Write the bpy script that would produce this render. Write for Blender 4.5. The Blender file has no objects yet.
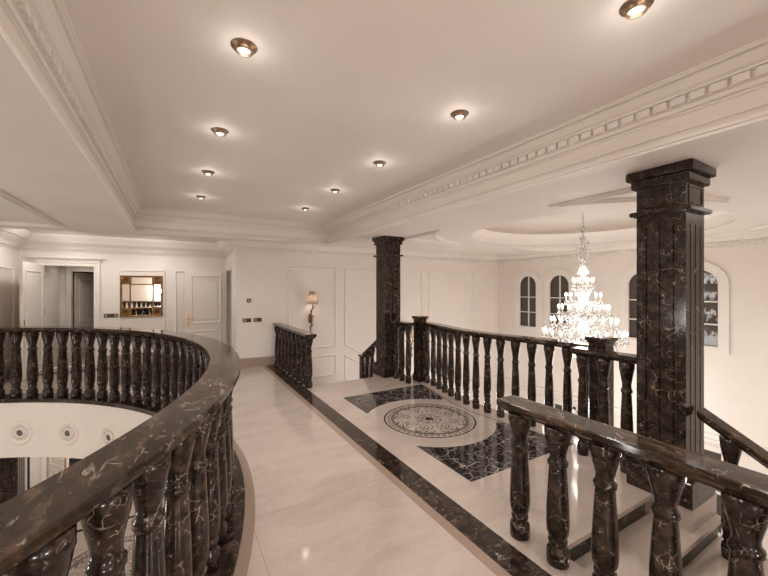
import bpy, bmesh, math, random
from mathutils import Vector, Matrix
random.seed(7)
S = bpy.context.scene
COL = S.collection
PI = math.pi
# ------------------------------------------------------------------ measures (metres, upper floor = 0)
ZC = 2.69          # soffit / hall ceiling
ZT = 3.12          # tray ceiling
ZL = -3.25         # lower storey floor
YN = 8.1           # wall beyond the stairwell
YM = 10.0          # wall with the mirror
XH = 9.05          # hall window wall
CX, CY = -3.9, 3.69  # centre of the round opening
HX, HY = 6.3, 3.69   # centre of the hall dome
SY = 3.69

# ------------------------------------------------------------------ materials
def mat(name, col=(.8, .8, .8), rough=.5, metal=0., spec=.5, emit=None, estr=0., trans=0.):
    m = bpy.data.materials.new(name); m.use_nodes = True
    b = m.node_tree.nodes['Principled BSDF']
    b.inputs['Base Color'].default_value = (*col, 1)
    b.inputs['Roughness'].default_value = rough
    b.inputs['Metallic'].default_value = metal
    b.inputs['Specular IOR Level'].default_value = spec
    b.inputs['Transmission Weight'].default_value = trans
    if emit:
        b.inputs['Emission Color'].default_value = (*emit, 1)
        b.inputs['Emission Strength'].default_value = estr
    return m

class NT:
    def __init__(s, m): s.t = m.node_tree; s.n = s.t.nodes; s.b = s.n['Principled BSDF']
    def add(s, kind, **kw):
        n = s.n.new(kind)
        for k, v in kw.items():
            if k in n.inputs: n.inputs[k].default_value = v
            else: setattr(n, k, v)
        return n
    def link(s, a, b): s.t.links.new(a, b)
    def pos(s): return s.add('ShaderNodeNewGeometry').outputs['Position']
    def scaled(s, p, v):
        m = s.add('ShaderNodeMapping'); m.inputs['Scale'].default_value = v; s.link(p, m.inputs['Vector']); return m.outputs['Vector']
    def noise(s, p, scale, detail=4, rough=.6, dist=0.):
        n = s.add('ShaderNodeTexNoise'); n.inputs['Scale'].default_value = scale; n.inputs['Detail'].default_value = detail
        n.inputs['Roughness'].default_value = rough; n.inputs['Distortion'].default_value = dist
        s.link(p, n.inputs['Vector']); return n
    def ramp(s, fac, stops):
        r = s.add('ShaderNodeValToRGB'); e = r.color_ramp.elements
        while len(e) < len(stops): e.new(.5)
        for i, (p, c) in enumerate(stops):
            e[i].position = p; e[i].color = (*c, 1) if len(c) == 3 else c
        s.link(fac, r.inputs['Fac']); return r.outputs['Color']
    def mix(s, fac, a, b, mode='MIX'):
        m = s.add('ShaderNodeMix', data_type='RGBA', blend_type=mode)
        for i, v in ((0, fac), (6, a), (7, b)):
            if hasattr(v, 'links') or hasattr(v, 'is_linked'): s.link(v, m.inputs[i])
            else: m.inputs[i].default_value = v if i == 0 else (*v, 1)
        return m.outputs[2]
    def mul(s, a, b):
        m = s.add('ShaderNodeMath', operation='MULTIPLY')
        for i, v in enumerate((a, b)):
            if hasattr(v, 'is_linked'): s.link(v, m.inputs[i])
            else: m.inputs[i].default_value = v
        return m.outputs[0]
    def warp(s, p, scale, amt):
        n = s.noise(p, scale, 3)
        a = s.add('ShaderNodeVectorMath', operation='MULTIPLY_ADD')
        s.link(n.outputs['Color'], a.inputs[0]); a.inputs[1].default_value = (amt,)*3; s.link(p, a.inputs[2])
        return a.outputs[0]

def dark_marble(name, scale=1., veins=1., base=((.008, .0055, .0045), (.026, .016, .0115), (.078, .048, .032)), vein=(.42, .34, .27), rough=.12, stretch=False):
    m = mat(name, rough=rough, spec=.32); t = NT(m); p = t.scaled(t.pos(), (scale,)*3)
    w = t.warp(t.scaled(p, (1.6, .45, 1.6)) if stretch else p, 3.2, .22)
    n = t.noise(w, 8., 8, .68, .5)
    c = t.ramp(n.outputs['Fac'], [(.36, base[0]), (.52, base[1]), (.70, base[2])])
    v = t.add('ShaderNodeTexVoronoi', feature='DISTANCE_TO_EDGE'); v.inputs['Scale'].default_value = 5.5
    t.link(t.warp(w, 9., .10), v.inputs['Vector'])
    f = t.ramp(v.outputs['Distance'], [(0., (.9, .9, .9)), (.014, (.3, .3, .3)), (.034, (0, 0, 0))])
    k = t.ramp(t.noise(p, 5., 3).outputs['Fac'], [(.5, (0, 0, 0)), (.68, (veins, veins, veins))])
    c = t.mix(t.mul(f, k), c, vein)
    v2 = t.add('ShaderNodeTexVoronoi', feature='DISTANCE_TO_EDGE'); v2.inputs['Scale'].default_value = 15.
    t.link(t.warp(p, 14., .06), v2.inputs['Vector'])
    f2 = t.ramp(v2.outputs['Distance'], [(0., (1, 1, 1)), (.05, (0, 0, 0))])
    k2 = t.ramp(t.noise(p, 11., 2).outputs['Fac'], [(.58, (0, 0, 0)), (.72, (.8*veins,)*3)])
    c = t.mix(t.mul(f2, k2), c, (vein[0]*1.25, vein[1]*1.25, vein[2]*1.25))
    t.link(c, t.b.inputs['Base Color'])
    return m

def cream_marble(name, joints=True, dark=1.):
    m = mat(name, rough=.07, spec=.8); t = NT(m); p = t.pos()
    w = t.warp(t.scaled(p, (.6, 1.6, 1.)), 1.3, .5)
    n = t.noise(w, 1.7, 7, .62, .6)
    c = t.ramp(n.outputs['Fac'], [(.25, (.35*dark, .28*dark, .238*dark)), (.5, (.42*dark, .34*dark, .293*dark)), (.75, (.475*dark, .395*dark, .345*dark))])
    v = t.noise(w, 6., 6, .7, 1.5)
    f = t.ramp(v.outputs['Fac'], [(.49, (0, 0, 0)), (.505, (.30, .30, .30)), (.53, (0, 0, 0))])
    c = t.mix(f, c, (.56*dark, .50*dark, .455*dark))
    if joints:
        mp = t.add('ShaderNodeMapping'); mp.inputs['Location'].default_value = (.68, .47, 0); t.link(p, mp.inputs['Vector'])
        b = t.add('ShaderNodeTexBrick', offset=0.); b.inputs['Scale'].default_value = 1.
        b.inputs['Mortar Size'].default_value = .0028; b.inputs['Brick Width'].default_value = 1.16; b.inputs['Row Height'].default_value = 1.61
        b.inputs['Mortar Smooth'].default_value = .2
        t.link(mp.outputs['Vector'], b.inputs['Vector'])
        c = t.mix(t.mul(b.outputs['Fac'], .55), c, (.20, .15, .12))
    t.link(c, t.b.inputs['Base Color'])
    t.link(t.ramp(t.noise(p, 3., 3).outputs['Fac'], [(.3, (.05,)*3), (.7, (.10,)*3)]), t.b.inputs['Roughness'])
    return m

def paint(name, col, rough=.55):
    m = mat(name, col, rough, spec=.3); t = NT(m); p = t.pos()
    n = t.noise(p, 1.1, 4)
    c = t.ramp(n.outputs['Fac'], [(.3, tuple(v*.965 for v in col)), (.7, tuple(min(1, v*1.02) for v in col))])
    t.link(c, t.b.inputs['Base Color'])
    bp = t.add('ShaderNodeBump'); bp.inputs['Strength'].default_value = .03; bp.inputs['Distance'].default_value = .002
    t.link(t.noise(p, 160., 2).outputs['Fac'], bp.inputs['Height']); t.link(bp.outputs['Normal'], t.b.inputs['Normal'])
    return m

def crackle(name):
    m = mat(name, rough=.08, spec=.35); t = NT(m); p = t.pos(); w = t.warp(p, 4., .09)
    c = (.012, .009, .009); c0 = t.ramp(t.noise(w, 7., 6).outputs['Fac'], [(.35, (.008, .006, .006)), (.75, (.04, .03, .027))])
    for sc, wd, k in ((6.5, .03, .75), (15., .045, .55)):
        v = t.add('ShaderNodeTexVoronoi', feature='DISTANCE_TO_EDGE'); v.inputs['Scale'].default_value = sc; t.link(w, v.inputs['Vector'])
        f = t.ramp(v.outputs['Distance'], [(0., (k, k, k)), (wd*.5, (k*.55,)*3), (wd, (0, 0, 0))])
        k2 = t.ramp(t.noise(p, 4.5, 3).outputs['Fac'], [(.38, (.12,)*3), (.62, (1, 1, 1))])
        c0 = t.mix(t.mul(f, k2), c0, (.52, .45, .41))
    t.link(c0, t.b.inputs['Base Color']); return m

def gold_orn(name):
    m = mat(name, rough=.38, metal=.75); t = NT(m); p = t.pos(); n = t.noise(p, 45., 5)
    t.link(t.ramp(n.outputs['Fac'], [(.35, (.10, .045, .018)), (.55, (.30, .16, .06)), (.75, (.55, .36, .17))]), t.b.inputs['Base Color'])
    bp = t.add('ShaderNodeBump'); bp.inputs['Strength'].default_value = .8; bp.inputs['Distance'].default_value = .01
    t.link(n.outputs['Fac'], bp.inputs['Height']); t.link(bp.outputs['Normal'], t.b.inputs['Normal']); return m

M = {
 'marble': dark_marble('dark_emperador', 1.7),
 'rail': dark_marble('emperador_rail', 1.25, 1., ((.012, .008, .006), (.038, .024, .0165), (.125, .080, .054)), rough=.10, stretch=True),
 'strip': dark_marble('emperador_strip', 1.3, .7, rough=.08),
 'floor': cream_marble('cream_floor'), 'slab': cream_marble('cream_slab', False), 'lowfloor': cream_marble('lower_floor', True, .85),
 'band': paint('brown_band_stone', (.27, .195, .15), .12),
 'plinth': paint('brown_plinth_stone', (.36, .27, .215), .2),
 'black': crackle('black_crackle_marble'),
 'inlay': mat('inlay_black', (.02, .014, .012), .1),
 'wall': paint('wall_paint', (.795, .728, .672)), 'white': paint('white_paint', (.81, .755, .70), .4),
 'ceil': paint('ceiling_paint', (.82, .76, .705), .6), 'trim': paint('trim_paint', (.83, .775, .72), .5),
 'door': paint('door_paint', (.81, .745, .685), .32), 'plaster': paint('plaster', (.81, .74, .675), .5),
 'gold': gold_orn('gilded_carving'), 'brass': mat('brass', (.55, .36, .16), .28, 1.), 'bronze': mat('bronze', (.34, .24, .16), .35, 1.),
 'mirror': mat('mirror_glass', (.82, .78, .74), .02, 1.), 'pane': mat('night_glass', (.085, .074, .066), .03, 0., .3),  # pane: grey base stands in for the hall reflected in the glass
 'lens': mat('lamp_lens', (.9, .85, .8), .3, emit=(1., .90, .80), estr=2.6),
 'bulb': mat('candle_bulb', (1, .95, .9), .3, emit=(1., .93, .85), estr=9.),
 'shade': mat('lamp_shade_fabric', (.36, .29, .25), .8, emit=None),
 'glow': mat('frosted_bulb', (1, .9, .8), .4, emit=(1., .86, .7), estr=9.),
 'crystal': mat('cut_crystal', (.93, .91, .89), .05, 0., .5, trans=.8),
 'chrome': mat('silvered_metal', (.75, .72, .69), .18, 1.),
 'switch': mat('bronze_plate', (.10, .065, .045), .35, .7), 'switch_btn': mat('cream_button', (.45, .38, .32), .4),
 'grey': mat('grey_metal', (.10, .092, .085), .4, .3),
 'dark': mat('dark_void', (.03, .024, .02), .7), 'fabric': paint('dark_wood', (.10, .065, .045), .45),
}

def translucent(m, w):
    t = m.node_tree; b = t.nodes['Principled BSDF']; tr = t.nodes.new('ShaderNodeBsdfTranslucent'); mx = t.nodes.new('ShaderNodeMixShader')
    tr.inputs['Color'].default_value = (.8, .68, .58, 1); mx.inputs[0].default_value = w
    t.links.new(b.outputs[0], mx.inputs[1]); t.links.new(tr.outputs[0], mx.inputs[2]); t.links.new(mx.outputs[0], t.nodes['Material Output'].inputs['Surface'])
translucent(M['shade'], .45)

# ------------------------------------------------------------------ mesh helpers
class MB:
    def __init__(s): s.v = []; s.f = []; s.m = []; s.sm = []; s.mi = 0
    def face(s, idx, smooth=False): s.f.append(tuple(idx)); s.m.append(s.mi); s.sm.append(smooth)
    def box(s, x0, x1, y0, y1, z0, z1):
        b = len(s.v)
        s.v += [(x, y, z) for z in (z0, z1) for x, y in ((x0, y0), (x1, y0), (x1, y1), (x0, y1))]
        for q in ((3, 2, 1, 0), (4, 5, 6, 7), (0, 1, 5, 4), (1, 2, 6, 5), (2, 3, 7, 6), (3, 0, 4, 7)): s.face([b+i for i in q])
        return s
    def bbox(s, x0, x1, y0, y1, z0, z1, c=.01):      # box with chamfered vertical and horizontal edges
        b = len(s.v)
        for z, k in ((z0, c), (z0+c, 0), (z1-c, 0), (z1, c)):
            a0, a1, b0, b1 = x0+k, x1-k, y0+k, y1-k
            s.v += [(a0+c, b0, z), (a1-c, b0, z), (a1, b0+c, z), (a1, b1-c, z), (a1-c, b1, z), (a0+c, b1, z), (a0, b1-c, z), (a0, b0+c, z)]
        s.face([b+7-i for i in range(8)]); s.face([b+24+i for i in range(8)])
        for l in range(3):
            for i in range(8): s.face((b+l*8+i, b+l*8+(i+1) % 8, b+l*8+8+(i+1) % 8, b+l*8+8+i))
        return s
    def prism(s, poly, z0, z1):
        b = len(s.v); n = len(poly)
        s.v += [(x, y, z0) for x, y in poly] + [(x, y, z1) for x, y in poly]
        s.face([b+n-1-i for i in range(n)]); s.face([b+n+i for i in range(n)])
        for i in range(n): s.face((b+i, b+(i+1) % n, b+n+(i+1) % n, b+n+i))
        return s
    def lathe(s, prof, seg=20, c=(0, 0, 0), smooth=True, cap=True):
        b = len(s.v); n = len(prof)
        for r, z in prof:
            for k in range(seg):
                a = 2*PI*k/seg; s.v.append((c[0]+r*math.cos(a), c[1]+r*math.sin(a), c[2]+z))
        for i in range(n-1):
            for k in range(seg): s.face((b+i*seg+k, b+i*seg+(k+1) % seg, b+(i+1)*seg+(k+1) % seg, b+(i+1)*seg+k), smooth)
        if cap:
            s.face([b+seg-1-k for k in range(seg)]); s.face([b+(n-1)*seg+k for k in range(seg)])
        return s
    def tube(s, pts, r, seg=8, cap=True, smooth=True):
        pts = [Vector(p) for p in pts]; b = len(s.v); n = len(pts); up = Vector((0, 0, 1))
        for i, p in enumerate(pts):
            t = (pts[min(i+1, n-1)]-pts[max(i-1, 0)]).normalized()
            u = t.cross(up)
            if u.length < 1e-3: u = t.cross(Vector((1, 0, 0)))
            u.normalize(); w = u.cross(t)
            rr = r[i] if isinstance(r, (list, tuple)) else r
            for k in range(seg):
                a = 2*PI*k/seg; s.v.append(tuple(p+u*(rr*math.cos(a))+w*(rr*math.sin(a))))
        for i in range(n-1):
            for k in range(seg): s.face((b+i*seg+k, b+i*seg+(k+1) % seg, b+(i+1)*seg+(k+1) % seg, b+(i+1)*seg+k), smooth)
        if cap: s.face([b+seg-1-k for k in range(seg)]); s.face([b+(n-1)*seg+k for k in range(seg)])
        return s
    def sweep(s, path, prof, cp=False, cprof=False, xf=None, smooth=False):
        """prof = [(o, z)], o is measured to the LEFT of the path, mitred."""
        n = len(path); b = len(s.v); k = len(prof)
        P = [Vector((p[0], p[1])) for p in path]; dz = [p[2] if len(p) > 2 else 0 for p in path]
        for i in range(n):
            d1 = (P[i]-P[i-1]).normalized() if (cp or i > 0) else None
            d2 = (P[(i+1) % n]-P[i]).normalized() if (cp or i < n-1) else None
            if d1 is None: d1 = d2
            if d2 is None: d2 = d1
            n1 = Vector((-d1.y, d1.x)); n2 = Vector((-d2.y, d2.x)); m = (n1+n2)
            m = m/max(.2, m.length_squared)*2 if m.length > 1e-6 else n1
            for o, z in prof:
                q = P[i]+m*o; v = (q.x, q.y, z+dz[i]); s.v.append(xf(*v) if xf else v)
        for i in range(n if cp else n-1):
            j = (i+1) % n
            for a in range(k if cprof else k-1):
                c = (a+1) % k; s.face((b+i*k+a, b+j*k+a, b+j*k+c, b+i*k+c), smooth)
        if cprof and not cp:
            s.face([b+k-1-a for a in range(k)]); s.face([b+(n-1)*k+a for a in range(k)])
        return s
    def ringsquare(s, cx, cy, R, half, z0, z1, seg=96):
        """square plate with a round hole (solid)."""
        b = len(s.v); ang = [2*PI*i/seg for i in range(seg)]
        def sq(a):
            c, d = math.cos(a), math.sin(a); k = half/max(abs(c), abs(d)); return cx+c*k, cy+d*k
        for z in (z0, z1):
            for a in ang: s.v.append((cx+R*math.cos(a), cy+R*math.sin(a), z))
            for a in ang: s.v.append((*sq(a), z))
        for i in range(seg):
            j = (i+1) % seg
            s.face((b+2*seg+i, b+3*seg+i, b+3*seg+j, b+2*seg+j)); s.face((b+j, b+seg+j, b+seg+i, b+i))
            s.face((b+i, b+2*seg+i, b+2*seg+j, b+j)); s.face((b+seg+j, b+3*seg+j, b+3*seg+i, b+seg+i))
        return s
    def arcring(s, cx, cy, r0, r1, z0, z1, a0=0., a1=360., seg=120):
        pts = [(cx+math.cos(math.radians(a0+(a1-a0)*i/seg)), cy+math.sin(math.radians(a0+(a1-a0)*i/seg))) for i in range(seg+1)]
        b = len(s.v)
        for i in range(seg+1):
            a = math.radians(a0+(a1-a0)*i/seg); c, d = math.cos(a), math.sin(a)
            s.v += [(cx+r0*c, cy+r0*d, z0), (cx+r1*c, cy+r1*d, z0), (cx+r1*c, cy+r1*d, z1), (cx+r0*c, cy+r0*d, z1)]
        for i in range(seg):
            for k in range(4): s.face((b+i*4+k, b+i*4+(k+1) % 4, b+i*4+4+(k+1) % 4, b+i*4+4+k))
        return s
    def grid(s, xs, ys, inside, z0, z1, xf):
        """solid panel with rectangular holes: cells of a grid, xf(u, v, w) places them."""
        for i in range(len(xs)-1):
            for j in range(len(ys)-1):
                if inside((xs[i]+xs[i+1])/2, (ys[j]+ys[j+1])/2):
                    b = len(s.v)
                    s.v += [xf(u, v, w) for w in (z0, z1) for u, v in ((xs[i], ys[j]), (xs[i+1], ys[j]), (xs[i+1], ys[j+1]), (xs[i], ys[j+1]))]
                    for q in ((3, 2, 1, 0), (4, 5, 6, 7), (0, 1, 5, 4), (1, 2, 6, 5), (2, 3, 7, 6), (3, 0, 4, 7)): s.face([b+k for k in q])
        return s
    def build(s, name, mats, parent=None, loc=None, fix=True):
        me = bpy.data.meshes.new(name); me.from_pydata(s.v, [], s.f)
        for m in (mats if isinstance(mats, (list, tuple)) else [mats]): me.materials.append(M[m])
        me.polygons.foreach_set('material_index', s.m); me.polygons.foreach_set('use_smooth', s.sm)
        if fix:
            bm = bmesh.new(); bm.from_mesh(me); bmesh.ops.recalc_face_normals(bm, faces=bm.faces); bm.to_mesh(me); bm.free()
        me.update()
        o = bpy.data.objects.new(name, me); COL.objects.link(o)
        if parent: o.parent = parent
        if loc: o.location = loc
        return o

def struct(o): o['kind'] = 'structure'; return o
def tag(o, label, cat, group=None):
    o['label'] = label; o['category'] = cat
    if group: o['group'] = group
    return o
def empty(name, loc=(0, 0, 0), rz=0.):
    o = bpy.data.objects.new(name, None); COL.objects.link(o); o.location = loc; o.rotation_euler = (0, 0, rz); o.empty_display_size = .1
    return o
def inst(src, parent, loc, name=None, rz=0.):
    c = src.copy(); COL.objects.link(c); c.parent = parent; c.location = loc; c.rotation_euler = (0, 0, rz); return c
def holes(hs): return lambda u, v: not any(a < u < b and c < v < d for a, b, c, d in hs)
def brk(lo, hi, hs, k): return sorted({lo, hi, *[h[k] for h in hs], *[h[k+1] for h in hs]})

# ------------------------------------------------------------------ floors
T = .24
def path_x(y):                                   # centre line of the bowed balustrade
    u = abs(y-SY); return 3.68+.24*(1-math.cos(PI*min(u, 1.6)/1.6))/2
f = MB()
f.ringsquare(CX, CY, 4.2, 4.55, -T, 0, 160)
f.box(.65, 1.64, -2.6, 8.1, -T, 0); f.box(-2.75, 1.12, 8.24, YM, -T, 0); f.box(.65, 1.12, 8.1, 8.24, -T, 0); f.box(-2.75, .65, -2.6, -.86, -T, 0)
f.mi = 1; f.box(1.64, 1.715, -2.6, 8.1, -T, 0)
f.mi = 2; f.box(1.715, 1.92, -2.6, 8.1, -T, 0)
f.mi = 3; f.box(1.92, 2.135, -2.6, 8.1, -T, 0)
# landing in front of the bowed balustrade
ye = [1.61+(5.77-1.61)*i/40 for i in range(41)]
edge = [(path_x(min(max(y, 2.09), 5.29))+.17, y) for y in ye]
land = [(2.135, 1.41), (3.40, 1.41), (3.40, 1.145), (3.87, 1.145), (3.87, 1.61)] + edge[1:-1] + [(3.87, 5.77), (3.87, 6.235), (3.40, 6.235), (3.40, 5.97), (2.135, 5.97)]
f.prism(land, -.034, 0)
body = [(2.135, 1.452), (3.40, 1.452), (3.40, 1.147), (3.868, 1.147), (3.868, 1.61)] + [(x-.01, y) for x, y in edge[1:-1]] + [(3.868, 5.77), (3.868, 6.233), (3.40, 6.233), (3.40, 5.928), (2.135, 5.928)]
f.prism(body, -T, -.033)
floor = struct(f.build('floor', ['floor', 'band', 'strip', 'slab']))
# ring of dark marble under the curved railing and its brown border
g = MB(); g.arcring(CX, CY, 4.51, 4.435, -.02, .0012, -70, 110, 160); g.build('border_band', 'band', floor)
# border strip on the corridor in front of the mirror
g = MB(); g.box(-2.7, 1.1, 9.32, 9.55, -.02, .0012); g.build('border_strip', 'strip', floor)
g = MB(); g.box(-2.7, 1.1, 9.25, 9.32, -.02, .0010); g.build('border_band', 'band', floor)
# black inlays either side of the medallion
def inlay(sgn):
    pts = [(2.24, SY+sgn*1.39)]
    a0 = math.atan2(.563, -.61); n = 22
    R = .83; c = 2.85
    a_start = PI-math.atan2(.563, .61); a_end = math.asin(min(1, .52/R))
    for i in range(n+1):
        a = a_start+(a_end-a_start)*i/n
        pts.append((c+R*math.cos(a), SY+sgn*R*math.sin(a)))
    for i in range(1, 12):
        u = .52+(1.39-.52)*i/11; pts.append((min(path_x(SY+u)-.18, 9), SY+sgn*u))
    return pts
for sgn in (1, -1):
    g = MB(); g.prism(inlay(sgn), -.02, .0012); g.build('inlay_panel', 'black', floor)
# dark line along the foot of the balustrade
g = MB(); ys = [SY-1.5+3.*i/40 for i in range(41)]
g.sweep([(path_x(y)-.165, y) for y in ys], [(-.006, -.01), (-.006, .0012), (.006, .0012), (.006, -.01)], cprof=True); g.build('inlay_line', 'inlay', floor)
# medallion
def medallion(cx, cy, z, par, k=1.):
    g = MB()
    def ring(r0, r1): g.arcring(cx, cy, r0*k, r1*k, z-.01, z+.0012, 0, 360, 90)
    ring(.572, .590); ring(.480, .494); ring(.462, .471); ring(.148, .156)
    g.lathe([(.052*k, z-.01), (.052*k, z+.0012)], 28, (cx, cy, 0))
    for i in range(48):                              # running key border
        a = 2*PI*i/48; da = 2*PI/48
        def q(r, t): return (cx+r*k*math.cos(a+t*da), cy+r*k*math.sin(a+t*da))
        for (r0, r1, t0, t1) in ((.507, .513, 0, .8), (.513, .55, .68, .78), (.545, .551, .2, .7), (.525, .545, .2, .3), (.525, .531, .3, .55)):
            g.prism([q(r0, t0), q(r1, t0), q(r1, t1), q(r0, t1)], z-.01, z+.0012)
    def ribbon(pts, w):
        P = [Vector(p) for p in pts]
        L, Rr = [], []
        for i, p in enumerate(P):
            d = (P[min(i+1, len(P)-1)]-P[max(i-1, 0)]).normalized(); nn = Vector((-d.y, d.x))*w*k*(1-.6*abs(2*i/(len(P)-1)-1))
            L.append(p+nn); Rr.append(p-nn)
        b = len(g.v); n = len(P)
        g.v += [(p.x, p.y, z+.0012) for p in L]+[(p.x, p.y, z+.0012) for p in Rr]
        for i in range(n-1): g.face((b+i, b+i+1, b+n+i+1, b+n+i))
    for i in range(8):
        a = 2*PI*i/8
        def loc(r, t): return (cx+k*r*math.cos(a+t), cy+k*r*math.sin(a+t))
        for sg in (1, -1):
            pts = []
            for j in range(26):                      # scroll stem ending in a spiral
                u = j/25; r = .17+.21*u; t = sg*(.30*math.sin(u*PI*1.1)); pts.append(loc(r, t))
            ribbon(pts, .0045)
            pts = []
            for j in range(30):
                u = j/29; ph = u*PI*2.6; rr = .055*(1-.75*u); pts.append(loc(.37+rr*math.cos(ph), sg*(.16+rr*math.sin(ph)/.37)))
            ribbon(pts, .004)
            ribbon([loc(.40+.05*math.sin(u*PI/8*1.0), sg*(.02+.3*u/8)) for u in range(9)], .008)
        ribbon([loc(.06+.08*u/8, .18*math.sin(u*PI/8)) for u in range(9)], .006)
        ribbon([loc(.06+.08*u/8, -.18*math.sin(u*PI/8)) for u in range(9)], .006)
        ribbon([loc(.24+.10*u/8, .10*math.sin(u*PI/8)) for u in range(9)], .006)
        ribbon([loc(.24+.10*u/8, -.10*math.sin(u*PI/8)) for u in range(9)], .006)
        ribbon([loc(.405+.05*u/8, .05*math.sin(u*PI/8)) for u in range(9)], .007)
    return g.build('medallion_inlay', 'inlay', par, fix=False)
medallion(2.85, SY, 0, floor)

# white drum below the floor edge and the lower storey
g = MB(); g.arcring(CX, CY, 4.185, 4.36, -.86, -.0305, 0, 360, 200); struct(g.build('wall_drum', 'plaster'))
g = MB(); g.ringsquare(CX, CY, 4.3, 5.1, -.62, -.5, 120); g.box(-2.75, 1.12, 8.79, 11.2, -.62, -.5); g.box(1.2, 2.13, -2.6, 8.1, -.62, -.5)
struct(g.build('ceiling_lower', 'ceil'))
g = MB(); g.box(-9.2, 9.2, -2.8, 13.2, ZL-.1, ZL); low = struct(g.build('floor_lower', 'lowfloor'))
medallion(-1.0, 7.9, ZL, low, 1.4)
for x0, y0 in ((-2.9, 7.2), (-.1, 8.3)):
    g = MB(); g.prism([(x0, y0), (x0+1.3, y0), (x0+1.1, y0+.5), (x0+.3, y0+1.), (x0, y0+1.2)], ZL-.02, ZL+.0012); g.build('inlay_panel', 'black', low)
g = MB(); g.box(-8, 1.1, 9.35, 9.45, ZL-.02, ZL+.0012); g.build('border_strip', 'strip', low)

# ------------------------------------------------------------------ walls
W = .16
def wall_x(name, x, y0, y1, z0, z1, side, hs=(), m='wall'):
    hs = list(hs); g = MB()
    g.grid(brk(y0, y1, hs, 0), brk(z0, z1, hs, 2), holes(hs), 0, W, lambda u, v, w: (x+side*w, u, v)); return struct(g.build(name, m))
def wall_y(name, y, x0, x1, z0, z1, side, hs=(), m='wall'):
    hs = list(hs); g = MB()
    g.grid(brk(x0, x1, hs, 0), brk(z0, z1, hs, 2), holes(hs), 0, W, lambda u, v, w: (u, y+side*w, v)); return struct(g.build(name, m))
WINC = [6.96, 5.96, 3.95, 2.94, .93, -.07]          # window centres on the hall wall
WH, WZ0, WZS, = .315, .53, 1.77                     # half width, sill, spring line
ZTOP = 2.9
DOORS_LOW = [(2.55, 3.85), (4.9, 6.2)]
wall_x('wall_east', XH, -.75, 8.25, ZL, ZTOP, 1, [(c-WH, c+WH, WZ0, WZS+WH) for c in WINC]+[(a, b, ZL, -1.42) for a, b in DOORS_LOW])
wall_y('wall_north', YN, 1.12, XH+W, ZL, ZTOP, 1)
wall_x('wall_return', 1.12, 8.1+W, YM+W, -.6, ZTOP, 1, [(8.75, 9.62, 0, 2.12)], 'white')
wall_y('wall_mirror', YM, -2.75-W, 1.12, -.6, ZTOP, 1, [(-2.38, -1.54, 0, 2.26)], 'white')
wall_x('wall_west', -2.75, 8.24, YM, -.6, ZTOP, -1, (), 'white')
wall_y('wall_west_north', 8.24, -9, -2.75-W, ZL, ZTOP, 1, (), 'white')
wall_x('wall_far_west', -9, -.86, 8.24, ZL, ZTOP, -1, (), 'white')
wall_y('wall_west_south', -.86, -9, -2.75, ZL, ZTOP, -1, (), 'white')
wall_x('wall_southwest', -2.75, -2.6, -.86-W, ZL, ZTOP, -1, (), 'white')
wall_y('wall_south', -2.6, -2.75-W, 2.135+W, ZL, ZTOP, -1, (), 'wall')
wall_x('wall_southeast', 2.135, -2.6, -.75-W, ZL, ZTOP, 1, (), 'wall')
wall_y('wall_hall_south', -.75, 2.135, XH+W, ZL, ZTOP, -1, (), 'wall')
wall_y('wall_lower_north', 11.3, -2.75-W, 1.4, ZL, -.6, 1, [(-2.62, -1.86, ZL, -1.25)], 'white')
wall_x('wall_lower_west', -2.95, 8.24+W, 11.3, ZL, -.6, -1, (), 'white')
wall_x('wall_lower_east', 1.4, 8.1+W, 11.3, ZL, -.6, 1, (), 'white')
# vestibule seen through the wide opening, and the dark room beyond
YV = 11.3
wall_x('wall_vestibule_west', -2.38, YM+W, YV, 0, 2.5, -1, (), 'white')
wall_x('wall_vestibule_east', -1.1, YM+W, YV, 0, 2.5, 1, (), 'white')
wall_y('wall_vestibule_north', YV, -2.38-W, -.9, 0, 2.5, 1, [(-2.17, -1.3, 0, 2.10)], 'white')
g = MB(); g.box(-2.6, -.9, YM+W, YV+2, -.1, 0); struct(g.build('floor_vestibule', 'slab'))
g = MB(); g.box(-2.6, -.9, YM+W, YV+2, 2.5, 2.6); struct(g.build('ceiling_vestibule', 'ceil'))
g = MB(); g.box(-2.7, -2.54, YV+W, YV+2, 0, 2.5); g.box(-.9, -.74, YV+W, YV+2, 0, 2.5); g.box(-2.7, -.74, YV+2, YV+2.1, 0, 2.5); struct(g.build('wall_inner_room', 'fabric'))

# ------------------------------------------------------------------ ceilings
TX0, TX1, TY0, TY1 = -.645, 3.045, -.55, 7.70       # tray opening
KX0, KX1, KY0, KY1 = -2.55, .98, 8.22, 9.84         # corridor recess
g = MB(); RD = 1.95; dh = 2.2
hs = [(TX0, TX1, TY0, TY1), (KX0, KX1, KY0, KY1), (HX-dh, HX+dh, HY-dh, HY+dh)]
g.grid(brk(-9.2, 9.2, hs, 0), brk(-2.8, YM+W, hs, 2), holes(hs), ZC, ZC+.12, lambda u, v, w: (u, v, w))
g.ringsquare(HX, HY, RD, dh, ZC, ZC+.12, 120)
struct(g.build('ceiling', 'ceil'))
g = MB(); g.box(TX0-.2, TX1+.2, TY0-.2, TY1+.2, ZT, ZT+.1); struct(g.build('ceiling_tray', 'ceil'))
g = MB(); g.box(KX0-.1, KX1+.1, KY0-.1, KY1+.1, ZC+.13, ZC+.2); struct(g.build('ceiling_corridor', 'ceil'))
g = MB(); g.lathe([(1.95, ZC), (1.95, ZC+.012), (1.945, ZC+.03), (1.94, ZC+.06), (1.93, ZC+.11), (1.92, ZC+.16), (1.89, ZC+.20), (1.84, ZC+.225), (1.80, ZC+.23), (1.80, ZC+.255), (1.86, ZC+.262), (1.95, ZC+.27),
                   (1.95, ZC+.34), (1.88, ZC+.46), (1.65, ZC+.58), (1.2, ZC+.67), (.6, ZC+.71), (.02, ZC+.72)], 120, (HX, HY, 0), cap=False)
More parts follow.
